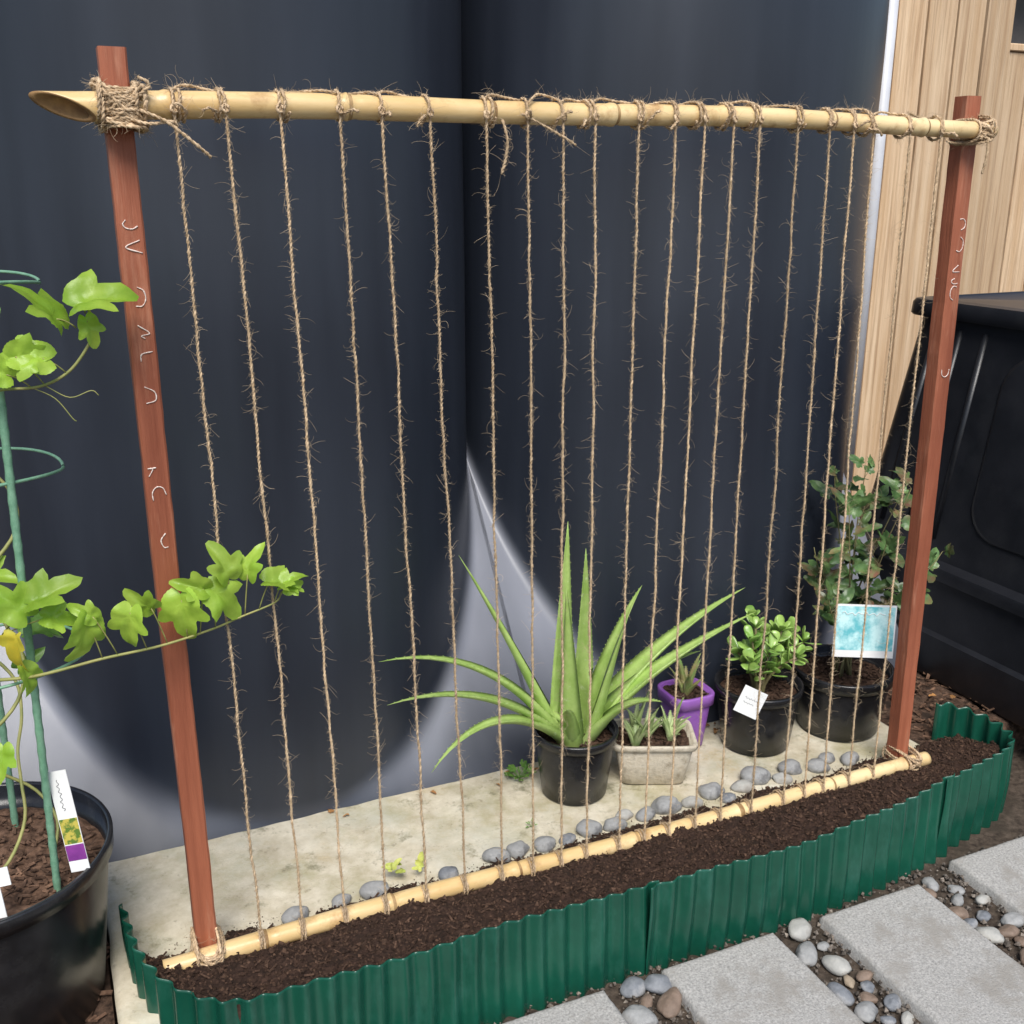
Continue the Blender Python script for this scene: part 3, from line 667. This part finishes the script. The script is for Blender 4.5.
def lobed(b,p,d,nrm,L,lobes=True,fold=.25,curl=.25):
    x,y,z=frame(Vector(d),Vector(nrm)); NR,NA=5,54; vs=[p];fs=[]
    lb=[(0,1.05,.55),(.95,.76,.50),(-.95,.76,.50),(2.0,.46,.6),(-2.0,.46,.6)] if lobes else [(0,1.,.55),(1.2,.45,.8),(-1.2,.45,.8),(2.3,.3,.5),(-2.3,.3,.5)]
    base=.46 if lobes else .16; a1,a2,a3=U(0,6),U(.85,1.05),U(-.12,.12)
    def rad(t):
        v=base
        for a0,A,w in lb:
            dd=abs((t-a0-a3+math.pi)%(2*math.pi)-math.pi); v=max(v,A*(1-(dd/(w*1.7))**1.25) if dd<w*1.7 else 0)
        if abs(t-math.pi)<.35: v*=.55+abs(t-math.pi)
        return v*(1+.025*math.sin(t*27+a1))
    sd=U(0,9)
    for i in range(1,NR+1):
        for j in range(NA):
            t=2*math.pi*j/NA; r=rad(t)*L*i/NR; lx,ly=r*math.cos(t),r*math.sin(t)
            zz=fold*abs(ly)-curl*(lx*lx+ly*ly)/L+.12*L*noise.noise(Vector((lx/L*3,ly/L*3,sd)))
            vs.append(p+x*(lx+L*.1)+y*ly*a2+z*zz)
    vs[0]=p+x*L*.1
    for j in range(NA): fs.append((0,1+j,1+(j+1)%NA))
    for i in range(NR-1):
        for j in range(NA): fs.append((1+i*NA+j,1+(i+1)*NA+j,1+(i+1)*NA+(j+1)%NA,1+i*NA+(j+1)%NA))
    b.add(vs,fs)
VS=B();VL=B();VY=B();VD=B()
camdir=Vector((-.1,-.8,.6))
def leaf_on(st,p,L,dirv,bld=None,nr=None,lob=True):
    bld=bld or VL
    st=Vector(st);p=Vector(p); tube(VS,bez([st,st.lerp(p,.5)+Vector((0,0,.006)),p],5),.0011,5)
    n_=nr or camdir+Vector((U(-.9,.9),U(-.3,.3),U(-.5,.8))); lobed(bld,p,Vector(dirv),Vector(n_),L,lob,U(.3,.8),U(.2,.6))
SH=cat([(-.36,.02,.60),(-.30,-.07,.65),(-.22,-.12,.667),(-.12,-.13,.682),(-.031,-.13,.688),(.05,-.125,.70),(.10,-.12,.712),(.157,-.12,.728),(.17,-.12,.745)],8)
tube(VS,SH,[.0032-.00003*i for i in range(len(SH))],7)
def shp(x): return min(SH,key=lambda q:abs(q.x-x))
for (sx_,dx,dz,L,dv) in [(-.12,-.015,.07,.088,(-.25,-.1,-1)),(-.10,-.03,.075,.045,(-.6,0,.45)),(-.05,-.02,.070,.072,(-.2,0,-.9)),(-.02,-.02,.07,.055,(-.5,-.1,.4)),(.01,-.005,.070,.085,(.0,-.1,-.6)),(.03,.01,.08,.060,(-.7,0,.3)),(.06,.0,.070,.080,(.4,-.1,-.5)),(.085,-.005,.085,.068,(-.3,0,.8)),(.11,.008,.075,.060,(.2,0,.8)),(.13,.018,.05,.066,(.8,0,-.1)),(.157,.012,.035,.048,(.8,0,.5)),(.165,.012,.020,.036,(1,0,.1)),(.17,.015,.01,.028,(1,0,-.3))]:
    st=shp(sx_); leaf_on(st,st+Vector((dx,-.01,dz)),L*.78,dv)
S2=cat([(-.36,.02,1.06),(-.28,-.08,1.10),(-.211,-.12,1.117),(-.16,-.12,1.118),(-.12,-.12,1.135),(-.091,-.12,1.167),(-.075,-.12,1.20),(-.085,-.12,1.24)],8); tube(VS,S2,.0022,6)
for (st,p,L,dv) in [((-.085,-.12,1.22),(-.090,-.13,1.235),.082,(.8,0,.25)),((-.10,-.12,1.20),(-.125,-.13,1.215),.082,(-.5,0,.85)),((-.12,-.12,1.135),(-.15,-.13,1.16),.072,(-1,0,.15)),((-.15,-.12,1.118),(-.185,-.13,1.165),.055,(.9,0,.1)),((-.075,-.12,1.19),(-.085,-.13,1.21),.045,(.2,0,-1)),((-.17,-.12,1.118),(-.20,-.13,1.14),.055,(-.8,0,.5))]: leaf_on(st,p,L*.85,dv)
for pp in ([(-.15,-.12,1.118),(-.12,-.125,1.10),(-.09,-.125,1.108),(-.08,-.125,1.10)],[(-.17,-.12,1.118),(-.14,-.125,1.10),(-.12,-.13,1.07),(-.115,-.13,1.065)]): tube(VS,cat(pp,5),.0009,4)
for k in range(3):
    pts=[]; a0=k*2.1
    for q in range(26):
        z=.25+q*.045; a=a0+q*.42; r=.10+.03*math.sin(q); pts.append((-.34+r*math.cos(a),.02+r*math.sin(a),z))
    C=cat(pts,4); tube(VS,C,.003,6)
    for q in range(6,len(C),7):
        p=C[q]
        if R()<.55 and p.z>.55:
            o2=Vector((U(-.05,.04),U(-.08,.04),U(-.02,.05)))
            leaf_on(p,p+o2,U(.04,.06),(U(-1,1),U(-.5,.5),U(-1,.6)),VD if R()<.5 else VL)
for (p,L,dv) in [((-.205,-.12,.79),.065,(.8,0,.3)),((-.225,-.12,.775),.06,(-.6,0,.8)),((-.19,-.12,.76),.045,(.9,0,-.2)),((-.235,-.12,.68),.045,(.3,0,-1))]: leaf_on((-.26,-.09,.73),p,L,dv)
leaf_on((-.25,-.1,.74),(-.237,-.13,.745),.065,(-.2,0,-1),VY,lob=False)
o=VS.obj('passionfruit_vine',M['stemg'],True,loc=(-.36,.02,.27)); VL.obj('foliage',M['vine'],True,parent=o); VD.obj('foliage',M['vined'],True,parent=o); VY.obj('yellow_leaf',M['yellow'],True,parent=o)
thing(o,'passionfruit vine with bright green lobed leaves climbing a cage','vine')
cg=empty('plant_cage',(-.32,.02,.25))
for k,(x,y,x2,y2) in enumerate([(-.236,-.078,-.209,-.088),(-.302,.160,-.28,.165),(-.47,.0,-.43,.0)]):
    s_=B(); N_=90; pts=[];rr=[]
    for q in range(N_+1):
        t=q/N_; z=.2+1.06*t; pts.append((x+(x2-x)*t,y+(y2-y)*t,z)); rr.append(.0060+(.0009 if q%3==0 else 0))
    tube(s_,pts,rr,10); s_.obj('stake',M['stake'],True,parent=cg)
for z,r in ((.64,.150),(.96,.150),(1.255,.150)):
    s_=B(); pts=[(-.290+r*math.cos(2*math.pi*q/48),.035+r*.92*math.sin(2*math.pi*q/48),z+.010*math.sin(q/5)) for q in range(49)]
    tube(s_,pts,.0026,8,False); s_.obj('ring',M['stake'],True,parent=cg)
thing(cg,'green coated plant support cage standing in the black tub','plant cage')
sb=B();b=B(); cx,cy,cz=1.70,.20,.14
tips=[(1.66,.19,.62),(1.76,.25,.70),(1.83,.16,.66),(1.62,.26,.50),(1.90,.10,.50),(1.74,.13,.55),(1.80,.28,.60),(1.70,.30,.70),(1.88,.22,.66),(1.60,.16,.38),(1.80,.12,.40)]
for k,t in enumerate(tips):
    C=bez([(cx+U(-.02,.02),cy+U(-.02,.02),cz),(cx+U(-.03,.03),cy,cz+.2),(t[0]*.6+cx*.4,t[1],t[2]-.12),t],14); tube(sb,C,[.0035-.00018*i for i in range(15)],5)
    for q in range(5,15):
        for s_ in range(3):
            if R()<.40:
                d=Vector((U(-1,1),U(-1,1),U(-.2,1))); p=C[q]+d*.006; tube(sb,[C[q],p+d*.01],.0007,3,False)
                lobed(b,p+d*.01,d,Vector((U(-.5,.5),U(-1,0),U(.2,1))),U(.036,.066),False,.3,.3)
o=sb.obj('shrub',M['stem'],True,loc=(cx,cy,cz)); b.obj('foliage',M['shrub'],True,parent=o); thing(o,'twiggy potted shrub with sparse dark green and reddish leaves','shrub')
def weed(x,y,n,L,lab):
    b=B()
    for k in range(n):
        a=k*2.4; d=Vector((math.cos(a),math.sin(a),U(.3,.9))); l=L*U(.4,1); p=Vector((x,y,.002)); tube(b,[p,p+d*l*.6],.0006,3,False); lobed(b,p+d*l*.5,d,Vector((0,-.2,1)),l*U(.25,.45),False)
    o=b.obj('weed',M['vined'],True,loc=(x,y,0)); thing(o,lab,'weed')
weed(.80,.30,30,.055,'small green weed tuft growing beside the tank'); weed(.74,.10,8,.022,'tiny green weed sprouting from the slab edge')
b=B()
for k in range(9): lobed(b,Vector((.42+U(-.035,.035),.035+U(-.01,.02),.018+U(0,.02))),Vector((U(-1,1),U(-.5,.5),.4)),Vector((0,-.3,1)),U(.018,.030),False)
o=b.obj('fallen_leaves',mat('yellow_green_leaf',(.34,.42,.08),(.56,.54,.14),20,.6,island=.2),True);o['kind']='stuff'
b=B()
for k in range(60):
    x,y=(U(-.3,-.17),U(.15,.4)) if R()<.4 else ((U(-.1,1.7),U(.29,.342)) if R()<.6 else (U(1.75,2.1),U(.05,.6)))
    lobed(b,Vector((x,y,.006)),Vector((U(-1,1),U(-1,1),.1)),Vector((U(-.3,.3),U(-.3,.3),1)),U(.010,.026),False)
o=b.obj('leaf_litter',M['dry'],True);o['kind']='stuff'
# ------------------------------------------------------------ tags
def quad(b,M4,w,h,y0=0.,x0=0.,t=.0008): box(b,x0-w/2,x0+w/2,-t,t,y0,y0+h,0,M4)
def tag(M4,lab,parts):
    main=None
    for nm,m,w,h,x0,y0,t in parts:
        b=B(); quad(b,M4,w,h,y0,x0,t); o=b.obj(nm,m,False,parent=main,loc=tuple(M4.translation) if main is None else None); main=main or o
    thing(main,lab,'plant label'); return main
def squig(b,M4,x0,x1,z,amp,n,t=.0012,r=.0006,vert=False):
    pts=[]
    for k in range(n*6+1):
        q=k/(n*6); a=x0+(x1-x0)*q; c=z+amp*math.sin(k*1.05)*(.6+.4*math.sin(k*.7)); pts.append(M4@(Vector((c,-t,a)) if vert else Vector((a,-t,c))))
    tube(b,pts,r,4)
def TM(loc,a,b_,c): return Matrix.Translation(loc)@Matrix.Rotation(math.radians(a),4,'Z')@Matrix.Rotation(math.radians(b_),4,'Y')@Matrix.Rotation(math.radians(c),4,'X')
M1=TM((-.194,-.105,.295),-20,-9,-8)
o=tag(M1,'tall white plant label with fruit picture and purple band',[('plant_label',M['white'],.032,.180,0,0,.0008),('picture',M['taggreen'],.030,.045,0,.050,.0011),('purple_band',M['tagpurple'],.031,.028,0,.020,.0012)])
b=B(); squig(b,M1,.110,.165,-.002,.003,6,.0014,.0004,True); b.obj('writing',M['ink'],True,parent=o)
M2=TM((-.318,-.14,.30),-20,-12,-15)
tag(M2,'plain white plastic plant marker in the black tub',[('plant_label',M['white'],.05,.03,0,.02,.0008),('stem',M['white'],.012,.05,0,-.03,.0009)])
M3=TM((1.332,.125,.145),-28,25,-12)
o=tag(M3,'white handwritten tag hanging on the jade pot rim',[('plant_label',M['white'],.062,.070,0,0,.0008)])
b=B(); squig(b,M3,-.018,.018,.042,.003,5,r=.0004); squig(b,M3,-.018,.01,.030,.002,4,r=.0004); b.obj('writing',M['ink'],True,parent=o)
M4_=TM((1.64,.07,.265),-22,3,-10)
o=tag(M4_,'teal and white printed plant label in the shrub pot',[('plant_label',M['white'],.155,.135,0,0,.0008),('picture',M['teal'],.148,.112,0,.018,.0011)])
b=B(); squig(b,M4_,-.06,.05,.112,.005,6,.0016,.0010); b.obj('writing',M['white'],True,parent=o)
b=B(); tube(b,[M4_@Vector((0,.002,.03)),M4_@Vector((.01,.03,-.11))],.0014,6); b.obj('stem',M['stem'],True,parent=o)
# ------------------------------------------------------------ world, light, camera
sc=bpy.context.scene; w=bpy.data.worlds.new('World'); sc.world=w; w.use_nodes=True
nt=w.node_tree; bg=nt.nodes['Background']; sk=nt.nodes.new('ShaderNodeTexSky'); sk.sky_type='NISHITA'; sk.sun_disc=False
el,az=math.radians(54),math.radians(200)
sk.sun_elevation=el; sk.sun_rotation=az; sk.air_density=1.; sk.dust_density=1.5; sk.ozone_density=1.
nt.links.new(sk.outputs[0],bg.inputs['Color']); bg.inputs['Strength'].default_value=.15
sd=bpy.data.lights.new('sun','SUN'); sd.energy=4.2; sd.angle=math.radians(30); sd.color=(1,.965,.91); so=bpy.data.objects.new('sun',sd); COL.objects.link(so)
dv=Vector((math.sin(az)*math.cos(el),math.cos(az)*math.cos(el),math.sin(el)))
so.rotation_euler=dv.to_track_quat('Z','Y').to_euler(); so.location=dv*6
cd=bpy.data.cameras.new('camera'); cd.sensor_width=36; cd.lens=1060/1024*36; cd.clip_start=.05; cd.clip_end=500
co=bpy.data.objects.new('camera',cd); COL.objects.link(co); co.location=(-.152,-1.795,1.4); co.rotation_euler=(math.radians(90-17.2),0,math.radians(-24)); sc.camera=co
sc.view_settings.view_transform='Standard'; sc.view_settings.look='None'; sc.view_settings.exposure=0
